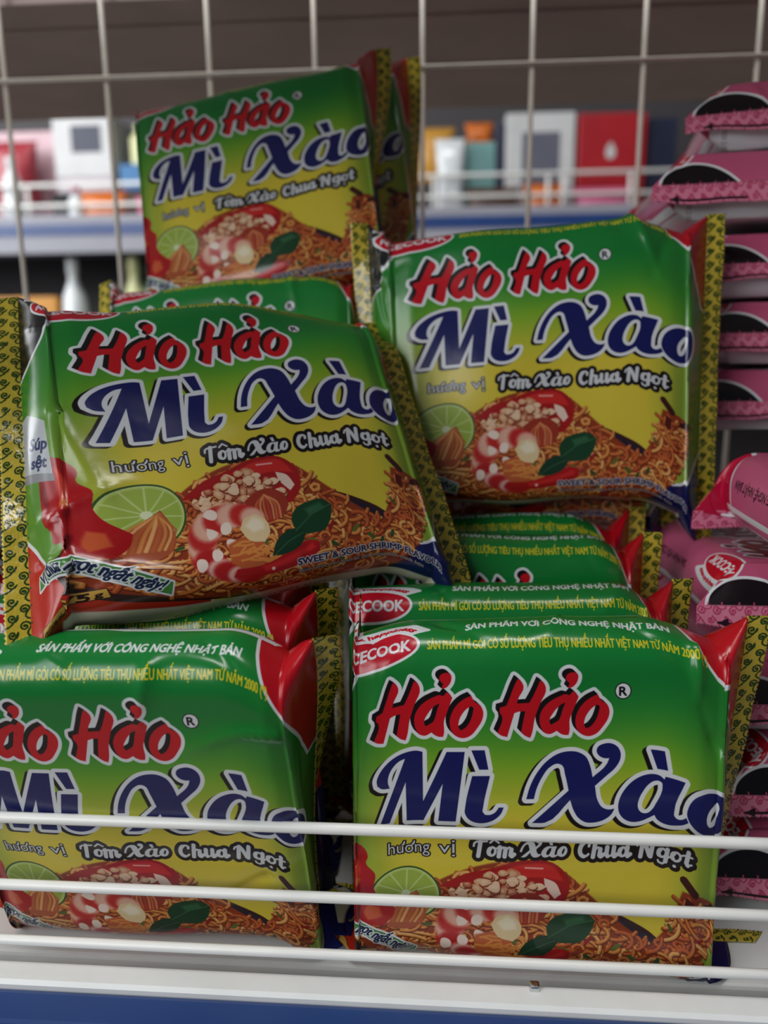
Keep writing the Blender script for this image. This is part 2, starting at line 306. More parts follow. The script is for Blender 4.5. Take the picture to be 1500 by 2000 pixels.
def make_art(kind):
    rng = random.Random(5); cv = Canvas(AX0, AX1, AY0, AY1, ASC)
    g = kind == 'green'
    W = (232, 234, 236)
    if g: body_gradient(cv, (18,128,52), (128,178,40), (226,204,62), (40,128,44))
    else: body_gradient(cv, (204,96,132), (214,112,148), (230,146,176), (196,86,122))
    side = ((14,12,16), (196,14,30), (196,44,28), (22,26,84)) if g else ((14,8,14), (190,20,60), (222,110,150), (214,96,140))
    # corner panels by the seals
    def panel(pts, col):
        P = smooth(pts, 5); cv.poly(P, W, 7); cv.poly(P, col)
    panel([(40,-190),(148,-190),(152,40),(150,112),(118,168),(78,206),(40,240)] if g else [(40,26),(40,226),(64,202),(92,152),(98,112),(88,70),(62,36)], side[0])
    panel([(960,-190),(800,-190),(800,20),(818,72),(862,130),(900,200),(922,262),(960,262)], side[1])
    panel([(40,612),(62,640),(96,696),(130,730),(330,770),(330,840),(40,1010)], side[2])
    panel([(960,625),(905,680),(862,728),(846,745),(812,757),(700,778),(600,806),(600,1010),(960,1010)], side[3])
    # back of the film, above and below the face
    top = slice(0, int((-52-cv.y0)*cv.sc)); mid_ = slice(int(95*cv.sc), int(905*cv.sc))
    cv.poly([(150,-36),(300,-28),(480,-34),(520,-26),(820,-26),(830,-44),(560,-42),(470,-58),(140,-58)], W)
    if g: cv.poly([(150,-62),(850,-62),(850,-200),(150,-200)], (26,104,48)); draw_text(cv, 'Cách dùng 1 hương vị', 190, -66, 300, 12, W)
    else:
        cv.poly([(46,-64),(954,-64),(954,-200),(46,-200)], W); cv.line([(62,-70),(62,-150)], 4, (60,50,56)); draw_text(cv, 'NSX 21 05 HSD 21 10', 80, -96, 120, 14, (110,100,108))
    if g:
        food(cv, rng)
        cv.poly([(130,812),(600,836),(860,850),(860,1010),(130,1010)], (226,220,196), soft=5)
        draw_text(cv, 'CHỈ SẢN XUẤT TẠI VIỆT NAM', 260, 872, 330, 13, (40,60,50))
    else:
        cv.poly(smooth([(40,470),(130,440),(260,520),(520,660),(860,690),(960,700),(960,1010),(40,1010)]), W)
        for q in range(5): cv.poly(smooth([(380+q*90,600),(450+q*90,560),(500+q*90,620),(430+q*90,660)], 4, 181), [(184,40,40),(226,140,60),(240,190,90),(90,120,60),(206,70,60)][q], soft=6)
    # grey sachet with its words
    if g:
        cv.poly(smooth([(45,340),(70,338),(128,380),(130,508),(45,480)], 4, 30), (196,200,204)); cv.poly(smooth([(45,468),(132,500),(132,516),(45,490)], 4, 30), (150,150,154))
        sl = lambda Q: np.stack([Q[:, 0], Q[:, 1]+(Q[:, 0]-60)*.28], 1)
        draw_text(cv, 'Súp', 80, 424, 46, 27, (34,44,92), sl, bold=1.2, shear=.25); draw_text(cv, 'sệt', 80, 464, 40, 25, (34,44,92), sl, bold=1.2, shear=.25)
    oval_mark(cv, W, (200,16,40))
    draw_text(cv, 'SẢN PHẨM VỚI CÔNG NGHỆ NHẬT BẢN', 372, 40, 395, 21, W if g else (74,16,50), bold=.9, shear=.12)
    H, a, ah, hk, o, oh, M, i, g1, Xl, A, Ah, g2, O, Oh = lettering()
    if g: draw_text(cv, 'SẢN PHẨM MÌ GÓI CÓ SỐ LƯỢNG TIÊU THỤ NHIỀU NHẤT VIỆT NAM TỪ NĂM 2000 (*)', 296, 92, 528, 20, (226,206,36), bold=.5)
    # red name
    red = [(H,), (a, ah), (hk,), (o, oh)]; red = red+[tuple(l+[241, -1] for l in q) for q in red]
    steps = [np.array([-k*.9, -k*.92]) for k in range(0, 9)]
    for q in red:
        for st in (steps[0], steps[4], steps[8]):
            cv.poly((q[0]+st,), W, 7.2)
    for q in red:
        for st in steps[1:]: cv.poly(tuple(l+st for l in q), (18,10,14), .4)
    for q in red: cv.poly(q, (206,14,30) if g else (150,20,30))
    # blue name
    blue = [(M,), (i,), (g1,), (Xl,), (A, Ah), (g2,), (O, Oh)]
    for st, col in (((-7.5, 4.5), (22,12,14)), ((-4, 2.4), (22,12,14)), ((0, 0), W)):
        for q in blue: cv.poly(tuple(l+st for l in q), col, 8.6)
    for q in blue: cv.poly(q, (22,26,96) if g else (120,20,60))
    # ringed R
    an = np.linspace(0, 2*math.pi, 30, endpoint=False); rc = np.array([668, 178.])
    for r, col in ((16, (20,20,20)), (14, W)): cv.poly(np.stack([rc[0]+r*np.cos(an), rc[1]+r*1.04*np.sin(an)], 1), col)
    draw_text(cv, 'R', 661, 187, 14, 18, (20,20,20), bold=.8)
    if not g:
        draw_seals(cv, (224,130,158), (186,70,104)); draw_back_marks(cv); return cv
    draw_text(cv, 'hương', 212, 509, 82, 27, (214,216,220), outline=((2.6, (26,22,20)),)); draw_text(cv, 'vị', 312, 509, 32, 27, (214,216,220), outline=((2.6, (26,22,20)),))
    # cursive flavour line, built from strokes (x-height 1)
    T, N = .40, .19
    def el(cx, cy, rx, ry, a0=0, a1=360): 
        t = np.radians(np.linspace(a0, a1, 22)); return np.stack([cx+rx*np.cos(t), cy+ry*np.sin(t)], 1)
    L = {'T': (1.5, [(T, [(.72,1.5),(.68,0)]), (.2, [(.1,1.0),(.12,1.3),(.35,1.45),(.8,1.47),(1.35,1.5)])]),
         'o': (1.02, [(.24, el(.48,.5,.34,.42)), (T, el(.34,.5,.18,.3,120,240)), (N, [(.78,.75),(1.05,.9)])]),
         'm': (1.75, [(T, [(.2,.95),(.2,0)]), (T, [(.78,.8),(.78,0)]), (T, [(1.36,.75),(1.36,.15),(1.5,.05),(1.7,.25)]), (N, [(.3,.7),(.55,.95),(.78,.85)]), (N, [(.9,.7),(1.1,.95),(1.36,.82)])]),
         'C': (1.3, [(T, el(.72,.75,.5,.68,120,262)), (.22, el(.72,.75,.46,.68,262,318)), (.24, el(.72,.75,.46,.68,48,120)), (.26, [(1.0,1.05),(1.02,1.22)])]),
         'h': (1.2, [(T, [(.25,1.5),(.22,0)]), (N, [(.3,.65),(.55,.95),(.8,.85)]), (T, [(.8,.78),(.8,.15),(.92,.05),(1.15,.25)])]),
         'u': (1.25, [(T, [(.22,.95),(.22,.3),(.36,.08)]), (N, [(.36,.05),(.6,.1),(.85,.35)]), (T, [(.85,.95),(.85,.2),(.98,.05),(1.2,.25)])]),
         'a': (1.2, [(.24, el(.45,.48,.32,.42)), (T, el(.32,.48,.16,.3,120,240)), (T, [(.84,.95),(.84,.2),(.96,.06),(1.18,.25)])]),
         'N': (1.55, [(T, [(.3,0),(.3,1.4)]), (T, [(.34,1.42),(.62,1.0),(1.02,.1)]), (T, [(1.12,0),(1.14,1.45)]), (.2, [(-.1,1.05),(-.02,1.3),(.3,1.45)])]),
         'g': (1.1, [(.24, el(.45,.52,.32,.4)), (T, el(.32,.52,.16,.3,120,240)), (T, [(.82,.95),(.82,-.25)]), (.2, [(.82,-.3),(.6,-.52),(.3,-.42),(.22,-.25)]), (N, [(.84,.05),(1.1,.3)])]),
         't': (.85, [(T, [(.32,1.35),(.32,.25),(.45,.06)]), (N, [(.45,.05),(.75,.25)]), (.2, [(.05,.92),(.68,.95)])])}
    xh = 22.
    def word(txt, x, y, w):
        adv = sum(L[c][0] for c in txt); k = w/(adv*xh); out = []
        for c in txt:
            for wd, P in L[c][1]:
                P = np.array(P, float); out.append((wd*xh, np.stack([x+(P[:, 0]+P[:, 1]*.14)*xh*k, y-P[:, 1]*xh], 1)))
            x += L[c][0]*xh*k
        return out
    S = word('Tom', 376, 514, 84)+word('Chua', 581, 514, 104)+word('Ngot', 698, 514, 108)
    S += [(4.2, np.array([(413,484),(421,477),(430,484)])), (6.5, np.array([(771,524),(772,524)]))]
    cx0 = np.array([Xl[:, 0].min(), 441.]); sc = .236
    xao = [tuple((l-cx0)*[sc, sc]+[471, 514] for l in q) for q in ((Xl,), (A, Ah), (g2,), (O, Oh))]
    for q in xao: cv.poly(q, (24,14,16), 8)
    for w, P in S: cv.line(P, w+16, (24,14,16))
    for q in xao: cv.poly(q, (218,220,224), .6)
    for w, P in S: cv.line(P, w, (218,220,224))
    # ribbon with its words
    ctr = [(75,1163),(130,1140),(180,1127),(240,1138),(300,1160),(335,1172)]
    rib = lambda h: smooth(ML([(x, y-h) for x, y in ctr]+[(x, y+h) for x, y in ctr[::-1]]), 5, 40)
    cv.poly(rib(17), W, 3); cv.poly(rib(15), (20,70,40)); cv.poly(rib(14), (70,140,60))
    cc = smooth(ML(ctr+ctr[::-1]), 8)[:41]; dl = np.r_[0, np.cumsum(np.linalg.norm(np.diff(cc, axis=0), axis=1))]
    def along(Q):
        s = np.clip(Q[:, 0], 0, dl[-1]); x = np.interp(s, dl, cc[:, 0]); y = np.interp(s, dl, cc[:, 1])
        x2 = np.interp(np.clip(s+3, 0, dl[-1]), dl, cc[:, 0]); y2 = np.interp(np.clip(s+3, 0, dl[-1]), dl, cc[:, 1])
        n = np.stack([y2-y, -(x2-x)], 1); n /= np.linalg.norm(n, axis=1)[:, None]+1e-6
        return np.stack([x, y], 1)+n*(-(Q[:, 1]))[:, None]
    draw_text(cv, 'Vị chua ngọt ngất ngây!', 8, 9, dl[-1]-20, 24, (26,40,70), along, outline=((3.2, W),), bold=.9, shear=.2)
    # weight plate, lower left
    q = np.array([(74,802),(120,778),(184,758),(188,777),(124,799),(76,832)], float); cv.poly(q, (40,20,14), 1.5); cv.poly(q, (206,160,70))
    sl = lambda Q: np.stack([Q[:, 0], Q[:, 1]-(Q[:, 0]-78)*.42], 1)
    draw_text(cv, 'Khối lượng tịnh:', 80, 822, 56, 12, (40,18,12), sl, bold=.4); draw_text(cv, '75', 142, 821, 22, 17, (40,18,12), sl, bold=1.); draw_text(cv, 'g', 170, 818, 9, 12, (40,18,12), sl, bold=.6)
    bend = lambda Q: np.stack([Q[:, 0], Q[:, 1]+np.where(Q[:, 0] > 700, (Q[:, 0]-700)*.16, 0)], 1)
    draw_text(cv, 'SWEET & SOUR SHRIMP FLAVOUR', 520, 776, 350, 16, (40,36,70), bend, outline=((2.6, (216,214,222)),), bold=.8)
    draw_text(cv, 'Hình ảnh trên bao bì chỉ mang tính minh họa', 520, 796, 300, 10, (220,214,210), bend, outline=((1.2, (60,40,50)),))
    draw_seals(cv, (222,196,66), (44,72,22)); return cv

def draw_seals(cv, base, ink):
    rng = random.Random(3)
    scroll(cv, 0, 46, AY0, AY1, base, ink, rng, -1); scroll(cv, 954, 1000, AY0, AY1, base, ink, rng, 1)

def draw_back_marks(cv):
    k = (40,16,30)                                        # tear arrow over the seal
    for y in (60, 600):
        cv.line([(8, y), (8, y+180)], 5, k); cv.poly([(8-9, y+4), (8+11, y+4), (8, y-22)], k)

def art_image(name, cv):
    im = bpy.data.images.new(name, cv.w, cv.h); buf = np.ones((cv.h, cv.w, 4), np.float32)
    buf[..., :3] = np.clip(cv.img[::-1], 0, 1)*(.88 if name.startswith('green') else .97); im.pixels.foreach_set(buf.ravel()); im.update(); im.pack()
    return im
# ---------------------------------------------------------------- helpers
def tag(o, label=None, cat=None, group=None, kind=None):
    for k, v in (('label', label), ('category', cat), ('group', group), ('kind', kind)):
        if v: o[k] = v
    return o
def link(name, me, mat, parent=None):
    o = bpy.data.objects.new(name, me); COL.objects.link(o)
    if mat and not me.materials: me.materials.append(mat)
    if parent: o.parent = parent
    return o
def empty(name, loc=(0, 0, 0)):
    o = bpy.data.objects.new(name, None); COL.objects.link(o); o.location = loc; o.empty_display_size = .02; return o
def bm_obj(name, bm, mat, parent=None, smooth_=False):
    me = bpy.data.meshes.new(name); bm.normal_update(); bm.to_mesh(me); bm.free()
    if smooth_: me.polygons.foreach_set('use_smooth', [True]*len(me.polygons))
    return link(name, me, mat, parent)
def add_box(bm, c, s, bev=0., rot=None, seg=2):
    r = bmesh.ops.create_cube(bm, size=1.); vs = r['verts']
    bmesh.ops.scale(bm, vec=s, verts=vs)
    if bev > 0:
        es = list({e for v in vs for e in v.link_edges}); rr = bmesh.ops.bevel(bm, geom=es, offset=bev, segments=seg, profile=.6, affect='EDGES')
        vs = list({v for f in rr['faces'] for v in f.verts} | {v for v in vs if v.is_valid})
    if rot is not None: bmesh.ops.rotate(bm, cent=(0, 0, 0), matrix=rot, verts=vs)
    bmesh.ops.translate(bm, vec=c, verts=vs); return vs
def add_tube(bm, pts, r, n=10, cap=True):
    pts = [Vector(p) for p in pts]; rings = []
    for i, p in enumerate(pts):
        d = (pts[min(i+1, len(pts)-1)]-pts[max(i-1, 0)]).normalized()
        up = Vector((0, 0, 1)) if abs(d.z) < .9 else Vector((1, 0, 0))
        a = d.cross(up).normalized(); b = d.cross(a)
        rr = r[i] if isinstance(r, (list, tuple)) else r
        rings.append([bm.verts.new(p+a*rr*math.cos(t)+b*rr*math.sin(t)) for t in [k*2*math.pi/n for k in range(n)]])
    for q, w in zip(rings[:-1], rings[1:]):
        for k in range(n): bm.faces.new((q[k], w[k], w[(k+1) % n], q[(k+1) % n]))
    if cap: bm.faces.new(rings[0]); bm.faces.new(rings[-1][::-1])
def add_lathe(bm, prof, c=(0, 0, 0), n=24):
    rings = [[bm.verts.new((c[0]+r*math.cos(k*2*math.pi/n), c[1]+r*math.sin(k*2*math.pi/n), c[2]+z)) for k in range(n)] for r, z in prof]
    for q, w in zip(rings[:-1], rings[1:]):
        for k in range(n): bm.faces.new((q[k], q[(k+1) % n], w[(k+1) % n], w[k]))
    bm.faces.new(rings[0][::-1]); bm.faces.new(rings[-1])

def mat(name, col, rough=.5, noise=0., scale=40., spec=.5, metal=0., bump=0., trans=0., alpha=1.):
    m = bpy.data.materials.new(name); m.use_nodes = True; nt = m.node_tree; b = nt.nodes['Principled BSDF']
    lin = [pow((c/255.+.055)/1.055, 2.4) if c > 10 else c/255./12.92 for c in col]
    b.inputs['Base Color'].default_value = (*lin, 1); b.inputs['Roughness'].default_value = rough; b.inputs['Metallic'].default_value = metal
    b.inputs['Specular IOR Level'].default_value = spec; b.inputs['Transmission Weight'].default_value = trans; b.inputs['Alpha'].default_value = alpha
    if noise or bump:
        tc = nt.nodes.new('ShaderNodeTexCoord'); n = nt.nodes.new('ShaderNodeTexNoise'); n.inputs['Scale'].default_value = scale; n.inputs['Detail'].default_value = 5
        nt.links.new(tc.outputs['Object'], n.inputs['Vector'])
        if noise:
            r = nt.nodes.new('ShaderNodeValToRGB'); e = r.color_ramp.elements; e[0].position, e[1].position = .3, .7
            e[0].color = (*[c*(1-noise) for c in lin], 1); e[1].color = (*[min(1, c*(1+noise*.4)) for c in lin], 1)
            nt.links.new(n.outputs[0], r.inputs[0]); nt.links.new(r.outputs[0], b.inputs['Base Color'])
        if bump:
            p = nt.nodes.new('ShaderNodeBump'); p.inputs['Strength'].default_value = bump; p.inputs['Distance'].default_value = .001
            nt.links.new(n.outputs[0], p.inputs['Height']); nt.links.new(p.outputs[0], b.inputs['Normal'])
    return m

def film(name, im, rough=.3, crinkle=.25):
    m = bpy.data.materials.new(name); m.use_nodes = True; nt = m.node_tree; b = nt.nodes['Principled BSDF']
    uv = nt.nodes.new('ShaderNodeUVMap'); t = nt.nodes.new('ShaderNodeTexImage'); t.image = im; t.extension = 'EXTEND'; t.interpolation = 'Cubic'
    nt.links.new(uv.outputs[0], t.inputs[0]); nt.links.new(t.outputs[0], b.inputs['Base Color'])
    b.inputs['Roughness'].default_value = rough; b.inputs['Specular IOR Level'].default_value = .45
    tc = nt.nodes.new('ShaderNodeTexCoord'); n = nt.nodes.new('ShaderNodeTexNoise'); n.inputs['Scale'].default_value = 55 if crinkle < .5 else 120; n.inputs['Detail'].default_value = 3
    p = nt.nodes.new('ShaderNodeBump'); p.inputs['Strength'].default_value = crinkle; p.inputs['Distance'].default_value = .0012
    nt.links.new(tc.outputs['Object'], n.inputs['Vector']); nt.links.new(n.outputs[0], p.inputs['Height']); nt.links.new(p.outputs[0], b.inputs['Normal'])
    return m

# ---------------------------------------------------------------- pillow packet
HB, DB, RB, HF = .063, .015, .013, .0742               # half height, half depth, edge radius, half height of the seals
FX, SX, SW = .0595, .0103, .0078                       # half width of the face, run of the side, width of the seal
def faces_grid(nu, nv):
    i = np.arange(nu-1)[:, None]*nv+np.arange(nv-1)[None, :]
    return np.stack([i, i+1, i+nv+1, i+nv], -1).reshape(-1, 4)
def grid_mesh(name, V, UVs, nu, nv, flip=False):
    F = faces_grid(nu, nv); F = F[:, ::-1] if flip else F
    me = bpy.data.meshes.new(name); me.from_pydata(V.reshape(-1, 3).tolist(), [], F.tolist())
    l = me.uv_layers.new(name='UVMap'); l.data.foreach_set('uv', UVs.reshape(-1, 2)[F.ravel()].ravel().astype(np.float32))
    me.polygons.foreach_set('use_smooth', [True]*len(me.polygons)); me.update(); return me
def bend(P, k, o):
    """fold what lies past the face edge on side k (-1 left, 1 right) back by the angle o[0] (top) .. o[1] (bottom),
    then shift the end: o[2] outwards, o[3] leaning outwards at the top, o[4] upwards"""
    P = P.copy(); x0 = P[..., 0]*k; d = x0-FX; q = np.clip(d, 0, None); m = d > 0
    u = np.clip(.5+P[..., 2]/(2*HF), 0, 1); th = o[1]+(o[0]-o[1])*u**2.2
    so = th*np.clip(q/.004, 0, 1)
    P[..., 0] = np.where(m, k*(FX+q*np.cos(so)), P[..., 0]); P[..., 1] = np.where(m, P[..., 1]*np.abs(np.cos(so*.4))+q*np.sin(so), P[..., 1])
    if o[6]:                                                    # the seal alone folded over
        q = np.clip(d-SX, 0, None); P[..., 0] -= k*q*(1-np.cos(o[6])); P[..., 1] += q*np.sin(o[6])
    w = np.clip((x0-.62*FX)/(FX+SX-.62*FX), 0, 1); w = w*w*(3-2*w); z = P[..., 2]/HF
    P[..., 0] += k*w*(o[2]+o[3]*z); P[..., 2] += w*o[4]
    if o[5]:                                                    # the foot of the end lies on the board
        e = np.clip(-o[5]-P[..., 2], 0, None); P[..., 2] += e*.97; P[..., 0] += k*e*.9
    return P
FLAT = (0., 0., 0., 0., 0., 0., 0.)
def packet_meshes(seed, left=FLAT, right=FLAT, creases=(), puff=.0016, wrinkle=1., ear=1., warp=None):
    left, right = tuple(left)+FLAT[len(left):], tuple(right)+FLAT[len(right):]
    rng = np.random.RandomState(seed)
    # across
    face = np.linspace(-FX, FX, 96); ts = np.linspace(0, 1, 22)[1:]
    q = np.r_[(-1-ts)[::-1], face/FX, 1+ts]; nu = len(q); nv = 190
    t = np.clip(np.abs(q)-1, 0, 1); sg = np.sign(q)
    X = np.where(np.abs(q) <= 1, q*FX, sg*(FX+SX*t))
    Dp = (DB-.0002)*(1-t**1.35)*(1-.10*np.clip((np.abs(q)-.9)/.1, 0, 1)*(t == 0))+.0002
    H = HB+(HF-HB)*ear*t**.8; r = np.minimum(RB, Dp); 
    f = np.linspace(-1, 1, nv); f = np.sign(f)*np.abs(f)
    P = np.zeros((nu, nv, 3)); UVs = np.zeros((nu, nv, 2)); N = np.zeros((nu, nv, 3))
    C2 = .145                                                  # half girth of the tube
    for i in range(nu):
        hf, d, rr = H[i]-r[i], Dp[i], r[i]; half = 2*hf+math.pi*rr+2*(d-rr)
        s = np.abs(f)*half; sn = np.sign(f)
        a = np.clip((s-hf)/rr, 0, math.pi/2)                                    # front corner
        y = -d+rr*(1-np.cos(a)); z = np.minimum(s, hf)+rr*np.sin(a)
        s2 = s-hf-rr*math.pi/2; y = y+np.clip(s2, 0, 2*(d-rr)); s3 = s2-2*(d-rr)
        b = np.clip(s3/rr, 0, math.pi/2); y = y+rr*np.sin(b); z = z-rr*(1-np.cos(b)); z = z-np.clip(s3-rr*math.pi/2, 0, None)
        P[i, :, 0], P[i, :, 1], P[i, :, 2] = X[i], y, -sn*z
        filmx = 500+(X[i]/UNIT if t[i] == 0 else sg[i]*(350+105*t[i])); UVs[i, :, 0] = filmx/1000.
        Y = 430+f*C2/UNIT; UVs[i, :, 1] = 1-(Y-AY0)/(AY1-AY0)
    Xa = UVs[..., 0]*1000; Ya = 430+np.broadcast_to(f, (nu, nv))*C2/UNIT
    du = np.gradient(P, axis=0); dv = np.gradient(P, axis=1); N = np.cross(dv, du); N /= np.linalg.norm(N, axis=-1, keepdims=True)+1e-9
    if N[nu//2, nv//2, 1] > 0: N = -N
    disp = np.zeros((nu, nv))
    bx = np.cos(np.clip((Xa-500)/360., -1, 1)*math.pi/2); by = np.cos(np.clip((Ya-430)/330., -1, 1)*math.pi/2)
    front = np.abs(Ya-430) < 420
    disp += puff*bx**.7*by*front
    for k in range(5):                                          # slow undulation of the film
        kx, ky = rng.uniform(-1, 1, 2)*.02; disp += wrinkle*.00035*np.sin(Xa*kx+Ya*ky+rng.uniform(0, 6))
    lines = list(creases)
    for k in range(int(12*wrinkle)):                            # pinched folds running in from the seals
        s = rng.choice([-1, 1]); y0 = rng.choice([rng.uniform(40, 220), rng.uniform(600, 800), rng.uniform(200, 650)]); x0 = 500+s*430; L = rng.uniform(50, 130)
        lines.append((x0, y0, x0-s*L, y0+rng.uniform(-70, 70), rng.uniform(-1.1, 1.1), rng.uniform(5, 11)))
    for k in range(int(5*wrinkle)):                             # soft folds along the top and bottom edges
        x0 = rng.uniform(200, 800); up = rng.rand() < .6; y0 = rng.uniform(20, 90) if up else rng.uniform(760, 830)
        lines.append((x0, y0, x0+rng.uniform(-90, 90), y0+(1 if up else -1)*rng.uniform(40, 110), rng.uniform(-.7, .7), rng.uniform(6, 14)))
    for x0, y0, x1, y1, amp, w in lines:
        ex, ey = x1-x0, y1-y0; l2 = ex*ex+ey*ey; u = np.clip(((Xa-x0)*ex+(Ya-y0)*ey)/l2, 0, 1)
        d = np.hypot(Xa-x0-u*ex, Ya-y0-u*ey); disp += amp*.0016*np.exp(-d/w)*(1-u)**.6
    damp = np.clip((1-t)/.25, 0, 1)[:, None]
    P = P+N*(disp*damp)[..., None]
    for k, th in ((-1, left), (1, right)): P = bend(P, k, th)
    if warp: P = warp(P)
    body = grid_mesh('film_bag', P, UVs, nu, nv)
    seals = []
    for k, th in ((-1, left), (1, right)):
        n1, n2 = 15, 181; a = np.linspace(0, 1, n1)[:, None]; z = np.linspace(1, -1, n2)[None, :]*(HB+(HF-HB)*ear)
        zig = np.where(np.arange(n2) % 2 == 0, .00035, -.00035)[None, :]
        S = np.zeros((n1, n2, 3)); S[..., 0] = k*(FX+SX-.0004+a*(SW+.0004)+zig*(a > .99)); S[..., 2] = z
        ph = rng.uniform(0, 6); S[..., 1] = a*(.0009*np.sin(z*70+ph)+.0005*np.sin(z*180+ph*2))+.00016*np.where(np.arange(n1) % 2 == 0, 1, -1)[:, None]
        S = bend(S, k, th)
        if warp: S = warp(S)
        du = np.gradient(S, axis=0); dv = np.gradient(S, axis=1); n = np.cross(du, dv); n /= np.linalg.norm(n, axis=-1, keepdims=True)+1e-9
        uvx = (.045*(1-a) if k < 0 else .955+.045*a)+z*0; uvy = 1-((430-z/UNIT)-AY0)/(AY1-AY0)+a*0
        U2 = np.stack([uvx, uvy], -1); T = n*.0002
        both = np.concatenate([S+T, (S-T)[::-1]], 0); UB = np.concatenate([U2, U2[::-1]], 0)
        me = grid_mesh('end_seal', np.concatenate([both, both[:1]], 0), np.concatenate([UB, UB[:1]], 0), 2*n1+1, n2)
        seals.append(me)
    return body, seals
def packet(kind, label, group, loc, rot, mats, seed, **kw):
    root = empty('noodle_packet', loc)
    root.rotation_mode = 'XYZ'
    if isinstance(rot, Matrix): root.rotation_euler = rot.to_euler('XYZ')
    else: root.rotation_euler = [math.radians(a) for a in rot]
    tag(root, label, 'noodle packet', group)
    body, seals = packet_meshes(seed, **kw)
    link('film_bag', body, mats[0], root)
    for me in seals: link('end_seal', me, mats[1], root)
    return root
# ---------------------------------------------------------------- shelf
M = {}
M['enamel'] = mat('white_enamel', (228, 230, 228), .38, .05, 60)
M['wire'] = mat('white_wire_coating', (236, 236, 232), .35, .04, 90)
M['wire_back'] = mat('grey_wire_coating', (232, 222, 210), .45, .08, 90)
M['blue'] = mat('blue_rail_plastic', (30, 62, 120), .35, .12, 30)
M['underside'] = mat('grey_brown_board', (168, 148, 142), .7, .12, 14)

bm = bmesh.new(); add_box(bm, (0, .372, -.010), (1.7, .258, .020), .0015)
floor_board = bm_obj('shelf_board', bm, M['enamel']); tag(floor_board, 'white enamelled shelf board under the noodle packets', 'shelf')
bm = bmesh.new()                                            # rolled front lip with a sunk gutter behind it
prof = [(.2440, -.0002), (.2425, -.0080), (.2325, -.0080), (.2315, .0062), (.2300, .0078), (.2222, .0080), (.2210, .0068), (.2208, -.012), (.2300, -.014), (.2440, -.012)]
ring = [[bm.verts.new((x, y, z)) for y, z in prof] for x in (-.85, .85)]
for k in range(len(prof)): bm.faces.new((ring[0][k], ring[0][(k+1) % len(prof)], ring[1][(k+1) % len(prof)], ring[1][k]))
bm.faces.new(ring[0][::-1]); bm.faces.new(ring[1])
lip = bm_obj('shelf_lip', bm, M['enamel']); tag(lip, 'white raised front lip of the shelf above the blue rail', 'shelf edge')
bm = bmesh.new(); add_box(bm, (0, .2135, -.017), (1.7, .0142, .046), .002)
rail = bm_obj('price_rail', bm, M['blue']); tag(rail, 'blue price rail along the front of the shelf, bottom of the photo', 'price rail')

bm = bmesh.new(); add_box(bm, (0, .360, .428), (1.7, .28, .016), .002)
o = bm_obj('unseen_upper_shelf_1', bm, M['enamel']); o['kind'] = 'structure'  # unseen upper shelf board, added to shade the upper packets

fence = empty('wire_fence', (0, .2300, .0078)); tag(fence, 'white wire fence of three rods along the front of the shelf', 'wire fence')
for z, r in ((.0641, .00185), (.0385, .0018), (.0166, .0017)):
    bm = bmesh.new(); add_tube(bm, [(-.84, 0, z-.0078), (.84, 0, z-.0078)], r, 14); bm_obj('wire_rod', bm, M['wire'], fence, True)
for x in (-.6, .6):
    bm = bmesh.new(); add_tube(bm, [(x, 0, -.002), (x, 0, .0585)], .0018, 10); bm_obj('post', bm, M['wire'], fence, True)

grid = empty('wire_back_grid', (0, .549, 0)); tag(grid, 'wire grid of thin upright rods behind the noodle packets', 'wire grid')
for k in range(-9, 10):
    x = -.0820+k*.0680
    bm = bmesh.new(); add_tube(bm, [(x, 0, -.02), (x, 0, .60)], .0016, 10); bm_obj('upright_rod', bm, M['wire_back'], grid, True)
for z in (.02, .2, .386):
    bm = bmesh.new(); add_tube(bm, [(-.72, -.0012, z), (.55, -.0012, z)], .0014, 8); bm_obj('cross_rod', bm, M['wire_back'], grid, True)

# ---------------------------------------------------------------- noodle packets
def art_mats(kind):
    im = art_image(kind+'_noodle_film_print', make_art(kind))
    return film(kind+'_printed_film', im, .23), film(kind+'_crimped_film', im, .18, .8)
GREEN = art_mats('green'); PINK = art_mats('pink')
GG = 'green noodle packets'
def lz(p): return (p[0], p[1], p[2]+Z0)
def sstep(a, b, x):
    u = np.clip((x-a)/(b-a), 0, 1); return u*u*(3-2*u)
# front row, standing on the board
def slump_corner(P):                                        # the lower left corner of the bag sits tucked up
    w = sstep(0, -.06, P[..., 0])*sstep(-.01, -.06, P[..., 2]); P[..., 2] += .006*w; P[..., 1] += .004*w; return P
packet('green', 'green noodle packet at front right, standing upright behind the wire fence', GG, lz((.0309, .2575, -.1562)), (-3.7, -1, 1.4), GREEN, 1, puff=.0018, warp=slump_corner,
       left=(1.5, 1.3, 0, -.002, -.006, .0625), right=(-.15, .95, .001, .002, -.0105, .0625), creases=((806, 60, 806, 190, 2.2, 7), (842, 250, 770, 90, -1.2, 14), (150, 300, 240, 60, .8, 16), (690, 40, 800, 130, -1., 16), (180, 40, 260, 90, -1.6, 14), (330, 10, 420, 90, -1.3, 16), (560, 0, 520, 80, 1., 14)))
packet('green', 'green noodle packet at front left, cut by the left edge of the photo', GG, lz((-.1028, .2486, -.1548)), (12.5, -2.8, -2.9), GREEN, 2, puff=.0020,
       left=(.3, .3, 0, 0, 0, .062), right=(.1, 2.0, -.003, 0, -.012, .062), creases=((838, 160, 640, 250, 1.7, 12), (600, 70, 560, 200, 1.4, 14), (700, 20, 820, 120, -1.2, 16), (760, 560, 640, 640, -1.2, 12)))
packet('green', 'green packet standing directly behind the front right packet, red corner raised', GG, lz((.0270, .2930, -.1555)), (-4, -1, 2), GREEN, 3, left=(1.4, 1.4, 0, 0, 0, .0625), right=(.1, .6, -.007, 0, -.010, .0625), creases=((806, 70, 806, 180, 1.6, 8),))
